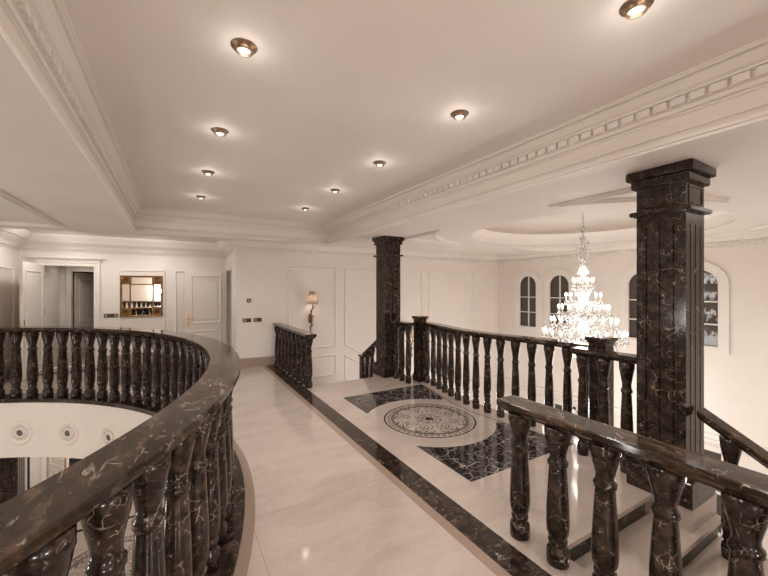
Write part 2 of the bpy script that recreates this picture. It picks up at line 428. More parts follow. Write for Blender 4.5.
struct(g.build('ceiling_dome', 'ceil', fix=False))

# tray cornice: lip, frieze, bed mould, dentils, crown
trayp = [(TX0, TY0), (TX0, TY1), (TX1, TY1), (TX1, TY0)]     # clockwise: interior on the right -> use negative o
prof = [(-.03, -.001), (.060, -.001), (.060, .014), (.042, .016), (.042, .024), (.054, .028), (.050, .05), (.034, .075), (.022, .088), (.006, .09), (.006, .099), (.018, .102), (.018, .112), (.004, .114), (.004, .210),
        (.018, .213), (.018, .223), (.006, .225), (.006, .232), (.024, .236), (.030, .250), (.030, .262), (.018, .264), (.018, .270), (.030, .272), (.030, .328), (.060, .332), (.060, .343), (.048, .345), (.048, .352), (.072, .362), (.105, .385), (.130, .400),
        (.116, .402), (.116, .409), (.150, .411), (.150, .420), (.168, .422), (.168, .43)]
g = MB()
g.sweep(trayp, [(-o+.0, ZC+z) for o, z in prof], cp=True)
def dentils(g, p0, p1, nrm, o0, o1, z0, z1, pitch, w):
    p0 = Vector(p0); p1 = Vector(p1); L = (p1-p0).length; n = int(L/pitch); d = (p1-p0)/L; q = Vector(nrm)
    for i in range(n):
        a = p0+d*(L*(i+.5)/n-w/2); b = a+d*w
        c = [a+q*o0, b+q*o0, b+q*o1, a+q*o1]
        g.prism([(v.x, v.y) for v in c], z0, z1)
for a, b, nn in (((TX0, TY0), (TX0, TY1), (1, 0)), ((TX0, TY1), (TX1, TY1), (0, -1)), ((TX1, TY1), (TX1, TY0), (-1, 0))):
    dentils(g, a, b, nn, .02, .060, ZC+.274, ZC+.324, .105, .080)
struct(g.build('trim_1', 'trim'))
# step of the corridor recess
g = MB(); g.sweep([(KX0, KY0), (KX0, KY1), (KX1, KY1), (KX1, KY0)], [(.0, ZC), (-.02, ZC), (-.02, ZC+.012), (-.035, ZC+.03), (-.07, ZC+.09), (-.08, ZC+.13), (-.1, ZC+.14)], cp=True)
struct(g.build('trim_2', 'trim'))
# wall cornice round the whole room
room = [(XH, -.75), (XH, YN), (1.12, YN), (1.12, YM), (-2.75, YM), (-2.75, 8.24), (-9, 8.24), (-9, -.86), (-2.75, -.86), (-2.75, -2.6), (2.135, -2.6), (2.135, -.75)]
cp_ = [(0, 2.465), (.012, 2.468), (.014, 2.482), (.004, 2.484), (.004, 2.490), (.026, 2.494), (.03, 2.508), (.018, 2.51), (.018, 2.516), (.034, 2.518), (.034, 2.566), (.064, 2.570), (.064, 2.580), (.05, 2.582), (.05, 2.59), (.085, 2.615), (.115, 2.64), (.135, 2.652), (.150, 2.656), (.150, 2.672), (.165, 2.676), (.165, ZC+.002)]
g = MB(); g.sweep(room, cp_, cp=True)
for a, b, nn in (((XH, -.6), (XH, YN-.05), (-1, 0)), ((XH-.05, YN), (1.12, YN), (0, -1)), ((1.12, YN-.06), (1.12, YM-.06), (-1, 0)), ((1.06, YM), (-2.69, YM), (0, -1)), ((-2.75, YM-.06), (-2.75, 8.3), (1, 0))):
    dentils(g, a, b, nn, .03, .064, 2.522, 2.562, .10, .066)
struct(g.build('trim_3', 'trim'))
# ceiling frames in the corners round the dome and the round opening
def frame_mould(g, poly):
    g.sweep(poly, [(0, ZC+.004), (0, ZC-.018), (.012, ZC-.03), (.03, ZC-.032), (.036, ZC-.045), (.056, ZC-.045), (.066, ZC-.022), (.08, ZC-.016), (.08, ZC+.004)], cp=True)
def spandrel(cx, cy, sx, sy, X, Y, R, chord=False):
    pts = [(cx+sx*X, cy+sy*Y)]
    p, q = R                                        # where the arc meets the two legs
    lo, hi = math.atan2(p, X), math.atan2(Y, q); r0, r1 = math.hypot(X, p), math.hypot(Y, q)
    arc = []
    if chord: arc = [(cx+sx*q, cy+sy*Y), (cx+sx*X, cy+sy*p)]
    for i in range(0 if chord else 19):
        a = hi+(lo-hi)*i/18; r = r1+(r0-r1)*i/18; arc.append((cx+sx*r*math.cos(a), cy+sy*r*math.sin(a)))
    pts += arc
    ar = sum(pts[i-1][0]*pts[i][1]-pts[i][0]*pts[i-1][1] for i in range(len(pts)))
    return pts if ar > 0 else pts[::-1]
g = MB()
for sx in (-1, 1):
    for sy in (-1, 1): frame_mould(g, spandrel(HX, HY, sx, sy, 2.45, 2.2, (1.02, .92)))
struct(g.build('trim_4', 'trim'))
g = MB()
for sy in (-1, 1): frame_mould(g, spandrel(CX, CY, 1, sy, 2.38, 3.82, (.2, -.4), True))
struct(g.build('trim_5', 'trim'))

# baseboards
def board(name, path, h=.19, t=.03, z=0., m='plinth'):
    g = MB(); g.sweep(path, [(0, z), (t, z), (t, z+h-.02), (t-.012, z+h-.006), (.004, z+h), (0, z+h)], cprof=True); return struct(g.build(name, m))
board('baseboard_north', [(1.93, YN), (1.12, YN)])
board('baseboard_return', [(1.12, YN), (1.12, 8.66)])
board('baseboard_mirror', [(1.12, YM), (-1.36, YM)])
board('baseboard_west', [(-2.75, YM), (-2.75, 8.3)])
# wall panel mouldings on y = const or x = const walls (closed frames in the wall plane)
def frame_on(g, pts, xf, w=.04):
    g.sweep(pts, [(0, 0), (0, .012), (.008, .022), (.02, .026), (.03, .014), (w, .010), (w, 0)], cp=True, xf=xf)
def rect(a, b, c, d): return [(a, c), (b, c), (b, d), (a, d)]
g = MB(); xn = lambda u, v, w: (u, YN-w, v)
frame_on(g, rect(2.22, 3.40, .27, 2.17), xn); frame_on(g, rect(2.22, 3.40, -.42, .09), xn)
frame_on(g, [(3.62, .29), (5.02, -.55), (5.02, 2.17), (3.62, 2.17)], xn); frame_on(g, [(3.62, -.55), (4.6, -1.15), (5.02, -1.4), (5.02, -.76), (3.62, .06)], xn)
for a, b in ((5.26, 6.0), (6.22, 7.66), (7.92, 8.85)): frame_on(g, rect(a, b, -.6, 2.17), xn)
struct(g.build('trim_6', 'trim'))
g = MB(); xm = lambda u, v, w: (u, YM-w, v)
frame_on(g, rect(-1.08, -.20, .30, 2.12), xm); frame_on(g, rect(.0, 1.0, .30, 2.12), xm)
struct(g.build('trim_7', 'trim'))
g = MB(); frame_on(g, [(9.75, .3), (8.5, .3), (8.5, 2.1), (9.75, 2.1)][::-1], lambda u, v, w: (-2.75+w, u, v)); struct(g.build('trim_8', 'trim'))
# string course round the hall below the gallery
g = MB(); hall = [(XH, -.75), (XH, YN), (4.2, YN)]
g.sweep(hall, [(0, -1.38), (.012, -1.375), (.03, -1.35), (.05, -1.29), (.055, -1.25), (.10, -1.215), (.10, -1.17), (.11, -1.16), (.11, -1.13), (0, -1.12)]); struct(g.build('trim_9', 'trim'))

# ------------------------------------------------------------------ windows with round heads (hall wall)
def arch(c, hw, z0, zs, n=24): return [(c-hw, z0), (c-hw, zs)] + [(c-hw*math.cos(PI*i/n), zs+hw*math.sin(PI*i/n)) for i in range(1, n)] + [(c+hw, zs), (c+hw, z0)]
def window(i, c):
    xf = lambda u, v, w: (XH-w, u, v)
    # surround: raised band round the opening and down the sides
    g = MB(); a = arch(c, WH, WZ0, WZS); b = arch(c, WH+.13, WZ0-.09, WZS)
    base = len(g.v); n = len(a)
    for w in (0, .04): 
        g.v += [xf(u, v, w) for u, v in a]; g.v += [xf(u, v, w) for u, v in b]
    for k in range(n):
        j = (k+1) % n
        g.face((base+2*n+k, base+2*n+j, base+3*n+j, base+3*n+k)); g.face((base+n+k, base+n+j, base+3*n+j, base+3*n+k)); g.face((base+k, base+j, base+2*n+j, base+2*n+k))
    # spandrels closing the square opening above the round head
    for sg in (-1, 1):
        m = 12; pts = [(c+sg*WH, WZS+WH)] + [(c+sg*WH*math.cos(PI/2*q/m), WZS+WH*math.sin(PI/2*q/m)) for q in range(m+1)]
        bb = len(g.v); k = len(pts)
        g.v += [xf(u, v, -.10) for u, v in pts]+[xf(u, v, .0) for u, v in pts]
        for q in range(1, k-1): g.face((bb, bb+q, bb+q+1)); g.face((bb+k, bb+k+q, bb+k+q+1)); g.face((bb+q, bb+q+1, bb+k+q+1, bb+k+q))
    root = struct(g.build('window_%d' % i, 'white'))
    g = MB()
    fr = arch(c, WH, WZ0, WZS); g.sweep(fr[::-1], [(0, .0), (.03, .0), (.035, -.01), (.035, -.05), (0, -.05)], cprof=True, cp=True, xf=lambda u, v, w: (XH+.02-w-.045, u, v))
    for z in (WZ0+.40, WZ0+.83+.2): pass
    for (u0, u1, v0, v1) in ((c-.012, c+.012, WZ0, WZS+WH-.02), (c-WH, c+WH, 0.985-.012, 0.985+.012), (c-WH, c+WH, 1.43-.012, 1.43+.012)): g.box(XH+.02, XH+.06, u0, u1, v0, v1)
    g.build('window_frame', 'white', root)
    g = MB(); g.prism([(u, v) for u, v in arch(c, WH-.002, WZ0, WZS)], .06, .07); g.v = [(XH+w, u, v) for u, v, w in g.v]
    g.build('pane', 'pane', root)
for i, c in enumerate(WINC): window(i+1, c)
# lower hall glazed doors
for i, (a, b) in enumerate(DOORS_LOW):
    g = MB(); h = -1.42
    for u0, u1, v0, v1 in ((a, a+.07, ZL, h), (b-.07, b, ZL, h), ((a+b)/2-.05, (a+b)/2+.05, ZL, h), (a, b, h-.08, h), (a, b, ZL, ZL+.2), (a, b, -2.3, -2.26)): g.box(XH+.02, XH+.07, u0, u1, v0, v1)
    d = struct(g.build('door_%d' % (i+5), 'white')); g = MB(); g.box(XH+.07, XH+.08, a, b, ZL, h); g.build('pane', 'pane', d)

# ------------------------------------------------------------------ doors and casings
def leaf(name, w, h, parent=None):
    """door leaf in its own frame: hinge at x = 0, runs to x = w, thickness along y, moulded both sides."""
    g = MB(); g.box(0, w, -.02, .02, .01, h)
    for sg in (1, -1):
        xf = lambda u, v, q, sg=sg: (u, sg*(.02+q), v)
        for z0, z1 in ((.16, h*.32), (h*.40, h-.14)):
            p = rect(.12, w-.12, z0, z1); 
            g.sweep(p, [(0, 0), (0, .008), (.012, .014), (.026, .010), (.034, .002), (.045, .001), (.05, .0)], cp=True, xf=xf)
            g.sweep(rect(.19, w-.19, z0+.07, z1-.07), [(0, 0), (.02, .006), (.02, .006)], cp=True, xf=xf)
    o = struct(g.build(name, 'door', parent)); 
    g = MB()
    for sg in (1, -1):
        xf = lambda u, v, q, sg=sg: (u, sg*(.02+q), v)
        x = w-.055
        b = len(g.v); pl = [(x-.018, .80), (x+.018, .80), (x+.022, .84), (x+.022, 1.02), (x+.018, 1.10), (x, 1.12), (x-.018, 1.10), (x-.022, 1.02), (x-.022, .84)]
        g.v += [xf(u, v, 0) for u, v in pl]+[xf(u, v, .008) for u, v in pl]; k = len(pl)
        g.face([b+k+i for i in range(k)])
        for i in range(k): g.face((b+i, b+(i+1) % k, b+k+(i+1) % k, b+k+i))
        g.tube([(x, sg*.02, .98), (x, sg*.07, .98), (x-.02, sg*.075, .98), (x-.12, sg*.075, .975)], [.011, .010, .010, .007], 8)
    g.build('door_handle', 'brass', o)
    g = MB()
    for z in (.25, h*.55, h-.25): g.lathe([(.009, z-.05), (.009, z+.05)], 8, (-.006, .02, 0))
    g.build('hinge', 'brass', o)
    return o
d = leaf('door_1', .90, 2.14); d.location = (1.10, 9.56, 0); d.rotation_euler = (0, 0, PI+.03)
d = leaf('door_2', 1.0, 2.18); d.location = (-2.36, 9.95, 0); d.rotation_euler = (0, 0, -PI/2-.06)
d = leaf('door_3', .84, 2.08); d.location = (-2.14, YV+.2, 0); d.rotation_euler = (0, 0, 1.15)
d = leaf('door_4', .76, 1.96); d.location = (-2.6, 11.36, ZL); d.rotation_euler = (0, 0, -.9)
def casing(name, u0, u1, h, xf, w=.10, head=True):
    g = MB()
    cp2 = [(0, 0), (0, .02), (.02, .026), (w*.5, .022), (w*.6, .034), (w, .036), (w, 0)]
    g.sweep([(u0, 0), (u0, h), (u1, h), (u1, 0)], [(o, z) for o, z in cp2], cprof=True, xf=xf)
    if head:
        b = w+.03
        for (e, z0, z1, p) in ((b-.02, h+w, h+w+.03, .045), (b+.01, h+w+.03, h+w+.055, .07), (b+.05, h+w+.055, h+w+.085, .105)):
            q = [xf(u, v, pp) for pp in (0, p) for u, v in ((u0-e, z0), (u1+e, z0), (u1+e, z1), (u0-e, z1))]
            bb = len(g.v); g.v += q
            for f4 in ((3, 2, 1, 0), (4, 5, 6, 7), (0, 1, 5, 4), (1, 2, 6, 5), (2, 3, 7, 6), (3, 0, 4, 7)): g.face([bb+i for i in f4])
    return struct(g.build(name, 'white'))
casing('trim_10', -2.38, -1.54, 2.17, lambda u, v, w: (u, YM-w, v), .105)
casing('trim_11', -2.17, -1.3, 2.10, lambda u, v, w: (u, YV-w, v), .09)
casing('trim_12', 8.75, 9.62, 2.12, lambda u, v, w: (1.12-w*.6, u, v), .08, False)
casing('trim_13', -2.62, -1.86, 2.0, lambda u, v, w: (u, 11.3-w, v+ZL), .09)

# ------------------------------------------------------------------ balusters and rails
BP = [(0, .062), (.012, .066), (.085, .066), (.11, .062), (.125, .048), (.145, .045), (.152, .055), (.172, .056), (.180, .050), (.20, .055), (.235, .064), (.29, .067), (.40, .065), (.55, .058), (.70, .050), (.715, .050),
      (.72, .058), (.745, .059), (.752, .051), (.775, .046), (.80, .047), (.85, .057), (.90, .068), (.93, .073), (.94, .077), (1., .077)]
def baluster_mesh(H, k=1.):
    g = MB(); g.lathe([(r*k, z*H) for z, r in BP], 20); return g
def rail_prof(w, z1, t):
    h = w/2
    return [(-h*.62, z1-t), (h*.62, z1-t), (h*.72, z1-t*.82), (h*.9, z1-t*.62), (h, z1-t*.52), (h, z1-t*.10), (h-.006, z1), (-h+.006, z1), (-h, z1-t*.10), (-h, z1-t*.52), (-h*.9, z1-t*.62), (-h*.72, z1-t*.82)]

# curved railing round the opening
RR = 4.285
rt = empty('curved_railing', (CX, CY, 0))
tag(rt, 'curved dark brown marble railing around the round stairwell opening', 'railing')
g = MB(); g.arcring(0, 0, 4.170, 4.435, -.030, .03, -68, 106, 170); g.build('base_course', 'strip', rt)
g = MB(); g.sweep([(RR*math.cos(math.radians(a)), RR*math.sin(math.radians(a))) for a in [-68+1.2*i for i in range(146)]], rail_prof(.235, 1.10, .072), cprof=True); g.build('handrail', 'rail', rt)
HB = 1.10-.075-.03
src = None
k = -30
for a in [24.4-3.04*i for i in range(30, 0, -1)]+[24.4+3.14*i for i in range(26)]:
    loc = (RR*math.cos(math.radians(a)), RR*math.sin(math.radians(a)), .03)
    if src is None: src = baluster_mesh(HB).build('baluster', 'marble', rt, loc)
    else: inst(src, rt, loc)

# straight railings beside the stairs (near and far flight)
for nm, y0, y1, first, step, lab in ((1, -.75, 1.76, 1.637, -.281, 'straight dark marble railing in front, above the descending cream stairs beside the big column'),
                                     (2, 5.76, 8.08, 5.90, .265, 'short straight dark marble railing against the wall with the small sconce')):
    cy = (y0+y1)/2; r_ = empty('stair_railing', (2.045 if nm == 1 else 1.97, cy, 0)); tag(r_, lab, 'railing')
    g = MB(); g.sweep([(0, y0-cy), (0, y1-cy)], rail_prof(.185, .92, .075), cprof=True); g.build('handrail', 'rail', r_)
    src = None
    for i in range(9):
        y = first+step*i
        if not (y0 < y < y1): continue
        if src is None: src = baluster_mesh(.845).build('baluster', 'marble', r_, (0, y-cy, 0))
        else: inst(src, r_, (0, y-cy, 0))

# bowed balustrade on the landing between two newel posts
HL = 1.085
bl = empty('landing_balustrade', (3.7, SY, 0)); tag(bl, 'bowed dark marble balustrade between two newel posts, facing the chandelier', 'balustrade')
ys = [SY-1.52+3.04*i/60 for i in range(61)]
g = MB(); g.sweep([(path_x(y)-3.7, y-SY) for y in ys], rail_prof(.18, HL, .065), cprof=True); g.build('handrail', 'rail', bl)
src = None
for i in range(-7, 8):
    y = SY+.205*i; loc = (path_x(y)-3.7, y-SY, 0)
    if src is None: src = baluster_mesh(HL-.065, .77).build('baluster', 'marble', bl, loc)
    else: inst(src, bl, loc)
for sg in (-1, 1):
    c = (3.88-3.7, sg*1.61)
    g = MB(); h = .088
    g.bbox(c[0]-h-.012, c[0]+h+.012, c[1]-h-.012, c[1]+h+.012, 0, .13, .008)
    g.bbox(c[0]-h, c[0]+h, c[1]-h, c[1]+h, .12, 1.13, .012)
    n_ = g.build('newel_post', 'marble', bl)
    g = MB()
    for (e, z0, z1) in ((.002, 1.10, 1.125), (.012, 1.125, 1.145), (.024, 1.145, 1.185)): g.bbox(c[0]-h-e, c[0]+h+e, c[1]-h-e, c[1]+h+e, z0, z1, .006)
    g.build('newel_cap', 'rail', n_)

# short rails tying each column to the landing, and the sloped rails down the stairs
for sg, lab in ((-1, 'short dark marble rail running from the big column towards the chandelier'), (1, 'short dark marble rail on three balusters beside the far column')):
    r_ = empty('column_railing', (3.6, SY+sg*1.8, 0)); tag(r_, lab, 'railing')
    ya, yb = sg*(1.50-1.8), sg*(2.13-1.8)
    if ya > yb: ya, yb = yb, ya
    g = MB(); g.sweep([(0, ya), (0, yb)], rail_prof(.17, HL, .065), cprof=True); g.build('handrail', 'rail', r_)
    src = None
    for u in (1.99, 1.785, 1.58):
        loc = (0, sg*(u-1.8), 0)
        if src is None: src = baluster_mesh(HL-.065, .80).build('baluster', 'marble', r_, loc)
        else: inst(src, r_, loc)
STEP, GO = .17, .31
def tread_z(k): return -STEP*k
for sg, lab in ((-1, 'sloping dark marble stair rail going down behind the big column'), (1, 'sloping dark marble stair rail with a small newel below the far column')):
    r_ = empty('sloping_stair_rail', (3.62, SY+sg*2.55, 0)); tag(r_, lab, 'railing')
    def yy(d): return sg*(d-2.55)
    pts = [(0, yy(2.52), .735), (0, yy(3.30), .735-.78*.60)]
    if sg < 0: pts = pts[::-1]
    g = MB(); g.sweep(pts, rail_prof(.15, 0, .07), cprof=True); g.build('handrail', 'rail', r_)
    src = None
    for d, k in ((2.70, 2), (2.97, 3), (3.17, 3)):
        zt = .735-(d-2.52)*.60-.06; zb = tread_z(k)+.001
        loc = (0, yy(d), zb)
        if src is None: src = baluster_mesh(zt-zb, .86).build('baluster', 'marble', r_, loc); h0 = zt-zb
        else: c = inst(src, r_, loc); c.scale = (1, 1, (zt-zb)/h0)
    g = MB(); y = yy(3.38); g.bbox(-.07, .07, y-.07, y+.07, -.679, .17, .01); n_ = g.build('newel_post', 'marble', r_)
    g = MB(); g.bbox(-.09, .09, y-.09, y+.09, .17, .21, .008); g.build('newel_cap', 'rail', n_)

# ------------------------------------------------------------------ stairs (near and far flights)
for sg, lab in ((-1, 'cream marble stairs with dark risers going down from the landing behind the front railing'), (1, 'cream marble stairs going down beyond the landing beside the far column')):
    st = empty('stair_flight', (2.99, SY+sg*2.28, 0)); tag(st, lab, 'staircase')
    x0, x1 = 2.137-2.99, 3.86-2.99
    for k in range(1, 5):
        a = GO*(k-1)-.03; b = GO*k if k < 4 else 2.12
        z = tread_z(k); ya, yb = sorted((sg*a, sg*b))
        xr = x1 if k > 1 else x1
        g = MB()
        if k == 1:
            yn = sg*.262
            p, q = sorted((sg*-.03, yn)); g.box(x0, 3.398-2.99, p, q, z-.035, z)
            p, q = sorted((yn, sg*b)); g.box(x0, x1, p, q, z-.035, z)
        else: g.box(x0, x1, ya, yb, z-.035, z)
        g.build('tread', 'slab', st)
        g = MB(); p, q = sorted((sg*(GO*(k-1)-.03), sg*(GO*(k-1)-.055))); 
        g.box(x0, (3.345 if k == 1 else 3.84)-2.99, p, q, z, z+STEP-.03 if k > 1 else -.032)
        g.build('riser', 'strip', st)

# ------------------------------------------------------------------ columns
def column(name, cx, cy, z0, z1, lab, s=.173):
    r_ = empty(name, (cx, cy, z0)); tag(r_, lab, 'column'); H = z1-z0
    g = MB(); g.bbox(-.23, .23, -.23, .23, 0, .20, .008); g.bbox(-.205, .205, -.205, .205, .20, .235, .006); g.build('plinth', 'marble', r_)
    g = MB(); zt = H-.36
    g.box(-s, s, -s, s, .235, .30); g.box(-s, s, -s, s, zt-.12, H-.14)
    poly = []
    for q in range(4):
        a = q*PI/2; ca, sa = round(math.cos(a)), round(math.sin(a))
        side = [(-s, -s)]
        for t in (-.5, 0, .5):
            c = t*s*1.1; side += [(c-.009, -s), (c-.006, -s+.012), (c+.006, -s+.012), (c+.009, -s)]
        poly += [(x*ca-y*sa, x*sa+y*ca) for x, y in side]
    g.prism(poly, .30, zt-.12)
    # sunk panel frame in the block under the capital
    for q in range(4):
        a = q*PI/2; ca, sa = round(math.cos(a)), round(math.sin(a))
        xf = lambda u, v, w, ca=ca, sa=sa: (u*ca+(s+w)*sa, u*sa-(s+w)*ca, v)
        g.sweep(rect(-s+.04, s-.04, zt+.04, H-.17), [(0, -.001), (.004, .006), (.012, .006), (.016, -.001)], cp=True, xf=xf)
    g.build('shaft', 'marble', r_)
    g = MB(); g.bbox(-.215, .215, -.215, .215, zt-.018, zt+.018, .006); g.build('necking', 'rail', r_)
    g = MB(); g.bbox(-.205, .205, -.205, .205, H-.145, H-.075, .006); g.bbox(-.235, .235, -.235, .235, H-.075, H-.0005, .008); g.build('capital', 'marble', r_)
    return r_
column('marble_column', 3.62, 1.377, 0, ZC, 'large square dark marble column with grooved faces, behind the front railing')
column('marble_column', 3.62, 6.003, 0, ZC, 'farther square dark marble column at the end of the landing')
column('marble_column', -2.50, 8.62, ZL, -.5, 'dark marble column on the lower floor, seen under the white curved band')

# plaster rosettes on the drum
rc = []
for i, (a, where) in enumerate(((63.3, 'leftmost of the three on the white curved band'), (53.2, 'middle of the three on the white curved band'), (42.9, 'rightmost of the three on the white curved band'))):
    ar = math.radians(a); r_ = empty('rosette', (CX+4.2*math.cos(ar), CY+4.2*math.sin(ar), -.49))
    r_.rotation_euler = (PI/2, 0, ar-PI/2); tag(r_, 'round white plaster rosette with grey centre, '+where, 'rosette', 'plaster rosettes on the drum')
    if not rc:
        g = MB(); g.lathe([(.19, -.03), (.19, .012), (.175, .03), (.14, .036), (.122, .018), (.075, .018), (.07, .03), (.05, .032), (.045, .022), (.045, -.03)], 40)
        for k in range(18):
            t = 2*PI*k/18; c, d_ = math.cos(t), math.sin(t)
            g.tube([(.078*c, .078*d_, .018), (.10*c, .10*d_, .027), (.118*c, .118*d_, .020)], [.008, .012, .006], 6)
        rc.append(g.build('plaster_ring', 'plaster', r_))
        g = MB(); g.lathe([(.046, -.02), (.046, .018), (.036, .026), (.018, .02), (.0, .018)], 24); rc.append(g.build('spot_lens', 'grey', r_))
    else:
        for o in rc: inst(o, r_, (0, 0, 0))

# ------------------------------------------------------------------ downlights in the tray
XL, XR = .35, 2.00
spots = [(XR, .90, 'round recessed downlight at the top edge of the picture, first of the right-hand row'), (XR, 2.19, 'round recessed downlight, second of the right-hand row, above the front railing'),
         (XR, 3.50, 'round recessed downlight, third of the right-hand row'), (XR, 4.80, 'round recessed downlight, fourth of the right-hand row'), (XR, 6.17, 'round recessed downlight at the far end of the right-hand row'),
         (XL, 2.22, 'round recessed downlight, brightest and first of the left-hand row'), (XL, 3.52, 'round recessed downlight, second of the left-hand row'), (XL, 4.84, 'round recessed downlight, third of the left-hand row'), (XL, 6.20, 'round recessed downlight at the far end of the left-hand row')]
dl = []
for x, y, lab in spots:
    r_ = empty('downlight', (x, y, ZT)); tag(r_, lab, 'downlight', 'recessed ceiling downlights')
    if not dl:
        g = MB(); g.lathe([(.036, -.006), (.040, -.034), (.047, -.036), (.050, -.030), (.054, -.010), (.072, -.006), (.074, 0)], 28, cap=False); dl.append(g.build('rim', 'bronze', r_))
        g = MB(); g.lathe([(.037, -.002), (.037, -.020), (.028, -.026), (.012, -.028), (.0, -.028)], 24); dl.append(g.build('lens', 'lens', r_))
    else:
        for o in dl: inst(o, r_, (0, 0, 0))

# ------------------------------------------------------------------ chandelier
ch = empty('chandelier', (HX, HY, ZC+.72)); tag(ch, 'large tiered crystal chandelier with many lit candle bulbs hanging in the hall', 'chandelier')
Z0 = ZC+.72
tiers = [(.16, 1.84, 8), (.28, 1.575, 12), (.40, 1.36, 16), (.52, 1.13, 20), (.65, .915, 24)]   # radius, bulb height, arms
def lz(z): return z-Z0
g = MB(); g.lathe([(.075, 0), (.075, -.02), (.05, -.06), (.02, -.075)], 24)
for i in range(11):
    z = -.08-.052*i; ax = i % 2
    pts = [((.014*math.cos(t) if ax else 0), (0 if ax else .014*math.cos(t)), z-.026+.033*math.sin(t)) for t in [2*PI*k/10 for k in range(11)]]
    g.tube(pts, .004, 5, False)
g.lathe([(.015, lz(2.80)), (.04, lz(2.78)), (.04, lz(2.72)), (.02, lz(2.69)), (.012, lz(2.66))], 16)
g.build('chain', 'chrome', ch)
g = MB()
stem = [(.014, lz(2.66))]
for z, r in ((2.56, .05), (2.46, .03), (2.40, .065), (2.30, .035), (2.22, .055), (2.10, .03), (2.0, .075), (1.9, .03), (1.75, .07), (1.62, .03), (1.5, .09), (1.38, .035), (1.25, .1), (1.1, .04), (.95, .12), (.8, .05), (.66, .10), (.58, .05), (.5, .03), (.47, .0)):
    stem.append((r, lz(z)))
fine = []
for (r0, z0), (r1, z1) in zip(stem, stem[1:]):
    for k in range(4): u = k/4; v = u*u*(3-2*u); fine.append((r0+(r1-r0)*v, z0+(z1-z0)*u))
fine.append((.001, lz(.47)))
g.lathe(fine, 14); g.build('stem', 'crystal', ch)
def drop(g, x, y, z, r, h):
    b = len(g.v); t = random.random()*PI
    g.v += [(x, y, z), (x, y, z-h)]+[(x+r*math.cos(t+PI/2*k), y+r*math.sin(t+PI/2*k), z-h*.6) for k in range(4)]
    for k in range(4): g.face((b, b+2+(k+1) % 4, b+2+k)); g.face((b+1, b+2+k, b+2+(k+1) % 4))
g0 = MB()                                           # crystals round the upper stem
for z, r, n in ((2.60, .05, 8), (2.52, .09, 10), (2.42, .11, 12), (2.32, .12, 12), (2.22, .11, 12), (2.10, .08, 10), (2.0, .09, 10)):
    for k in range(n):
        t = 2*PI*(k+random.random()*.3)/n; drop(g0, r*math.cos(t), r*math.sin(t), lz(z), .010, .055)
    g0.arcring(0, 0, r-.006, r+.006, lz(z), lz(z)+.008, 0, 360, 24)
o = g0.build('crystal_drops', 'crystal', ch, fix=False); o['kind'] = 'stuff'
cand = None
for ti, (R, zb, n) in enumerate(tiers):
    ga = MB(); gd = MB(); zc = zb-.10
    for k in range(n):
        t = 2*PI*(k+.5*(ti % 2))/n; c, s_ = math.cos(t), math.sin(t)
        pts = []
        for j in range(9):
            u = j/8; r = .03+(R-.03)*u; pts.append((r*c, r*s_, lz(zc-.02-.07*math.sin(u*PI)*(1-.3*u))))
        ga.tube(pts, .006, 6)
        ga.lathe([(.006, -.012), (.03, .002), (.034, .010), (.028, .006), (.012, .008)], 10, (R*c, R*s_, lz(zc-.012)))
        if cand is None:
            q = MB(); q.lathe([(.010, 0), (.010, .07), (.007, .073)], 8); cand = q.build('candle', 'white', ch, (R*c, R*s_, lz(zc)))
            q = MB(); q.lathe([(.006, .070), (.014, .085), (.018, .105), (.013, .128), (.002, .145)], 10); bulb = q.build('bulb', 'bulb', cand)
        else:
            cc = inst(cand, ch, (R*c, R*s_, lz(zc))); bb = bulb.copy(); COL.objects.link(bb); bb.parent = cc
        for j in range(6):                          # drops round each cup
            a = 2*PI*j/6; drop(gd, R*c+.032*math.cos(a), R*s_+.032*math.sin(a), lz(zc-.005), .011, .07+.02*random.random())
        for j in range(1, 6):                       # drops along the arm
            u = j/6; r = .03+(R-.03)*u; drop(gd, r*c, r*s_, lz(zc-.03-.07*math.sin(u*PI)), .010, .055)
        t2 = 2*PI*(k+1+.5*(ti % 2))/n               # swag to the next arm
        for j in range(1, 7):
            u = j/7; a = t+(t2-t)*u; drop(gd, R*math.cos(a), R*math.sin(a), lz(zc-.01-.06*math.sin(u*PI)), .009, .03)
    ga.arcring(0, 0, R-.02, R-.008, lz(zc-.03), lz(zc-.018), 0, 360, 60)
    ga.build('arm_tier', 'chrome', ch)
    for q in range(int(90*R/.4)):                   # curtain of drops hanging inside the tier
        a = random.random()*2*PI; r = R*(.45+.5*random.random()); drop(gd, r*math.cos(a), r*math.sin(a), lz(zc-.03-.12*random.random()), .011, .06)
    o = gd.build('crystal_drops', 'crystal', ch, fix=False); o['kind'] = 'stuff'
gd = MB()                                           # bowl of crystals underneath
for i in range(9):
    r = .58*(1-i/9)**.8+.03; z = .80-.036*i
    for k in range(int(10+r*60)):
        a = 2*PI*k/int(10+r*60); drop(gd, r*math.cos(a), r*math.sin(a), lz(z), .012, .065)
o = gd.build('crystal_drops', 'crystal', ch, fix=False); o['kind'] = 'stuff'

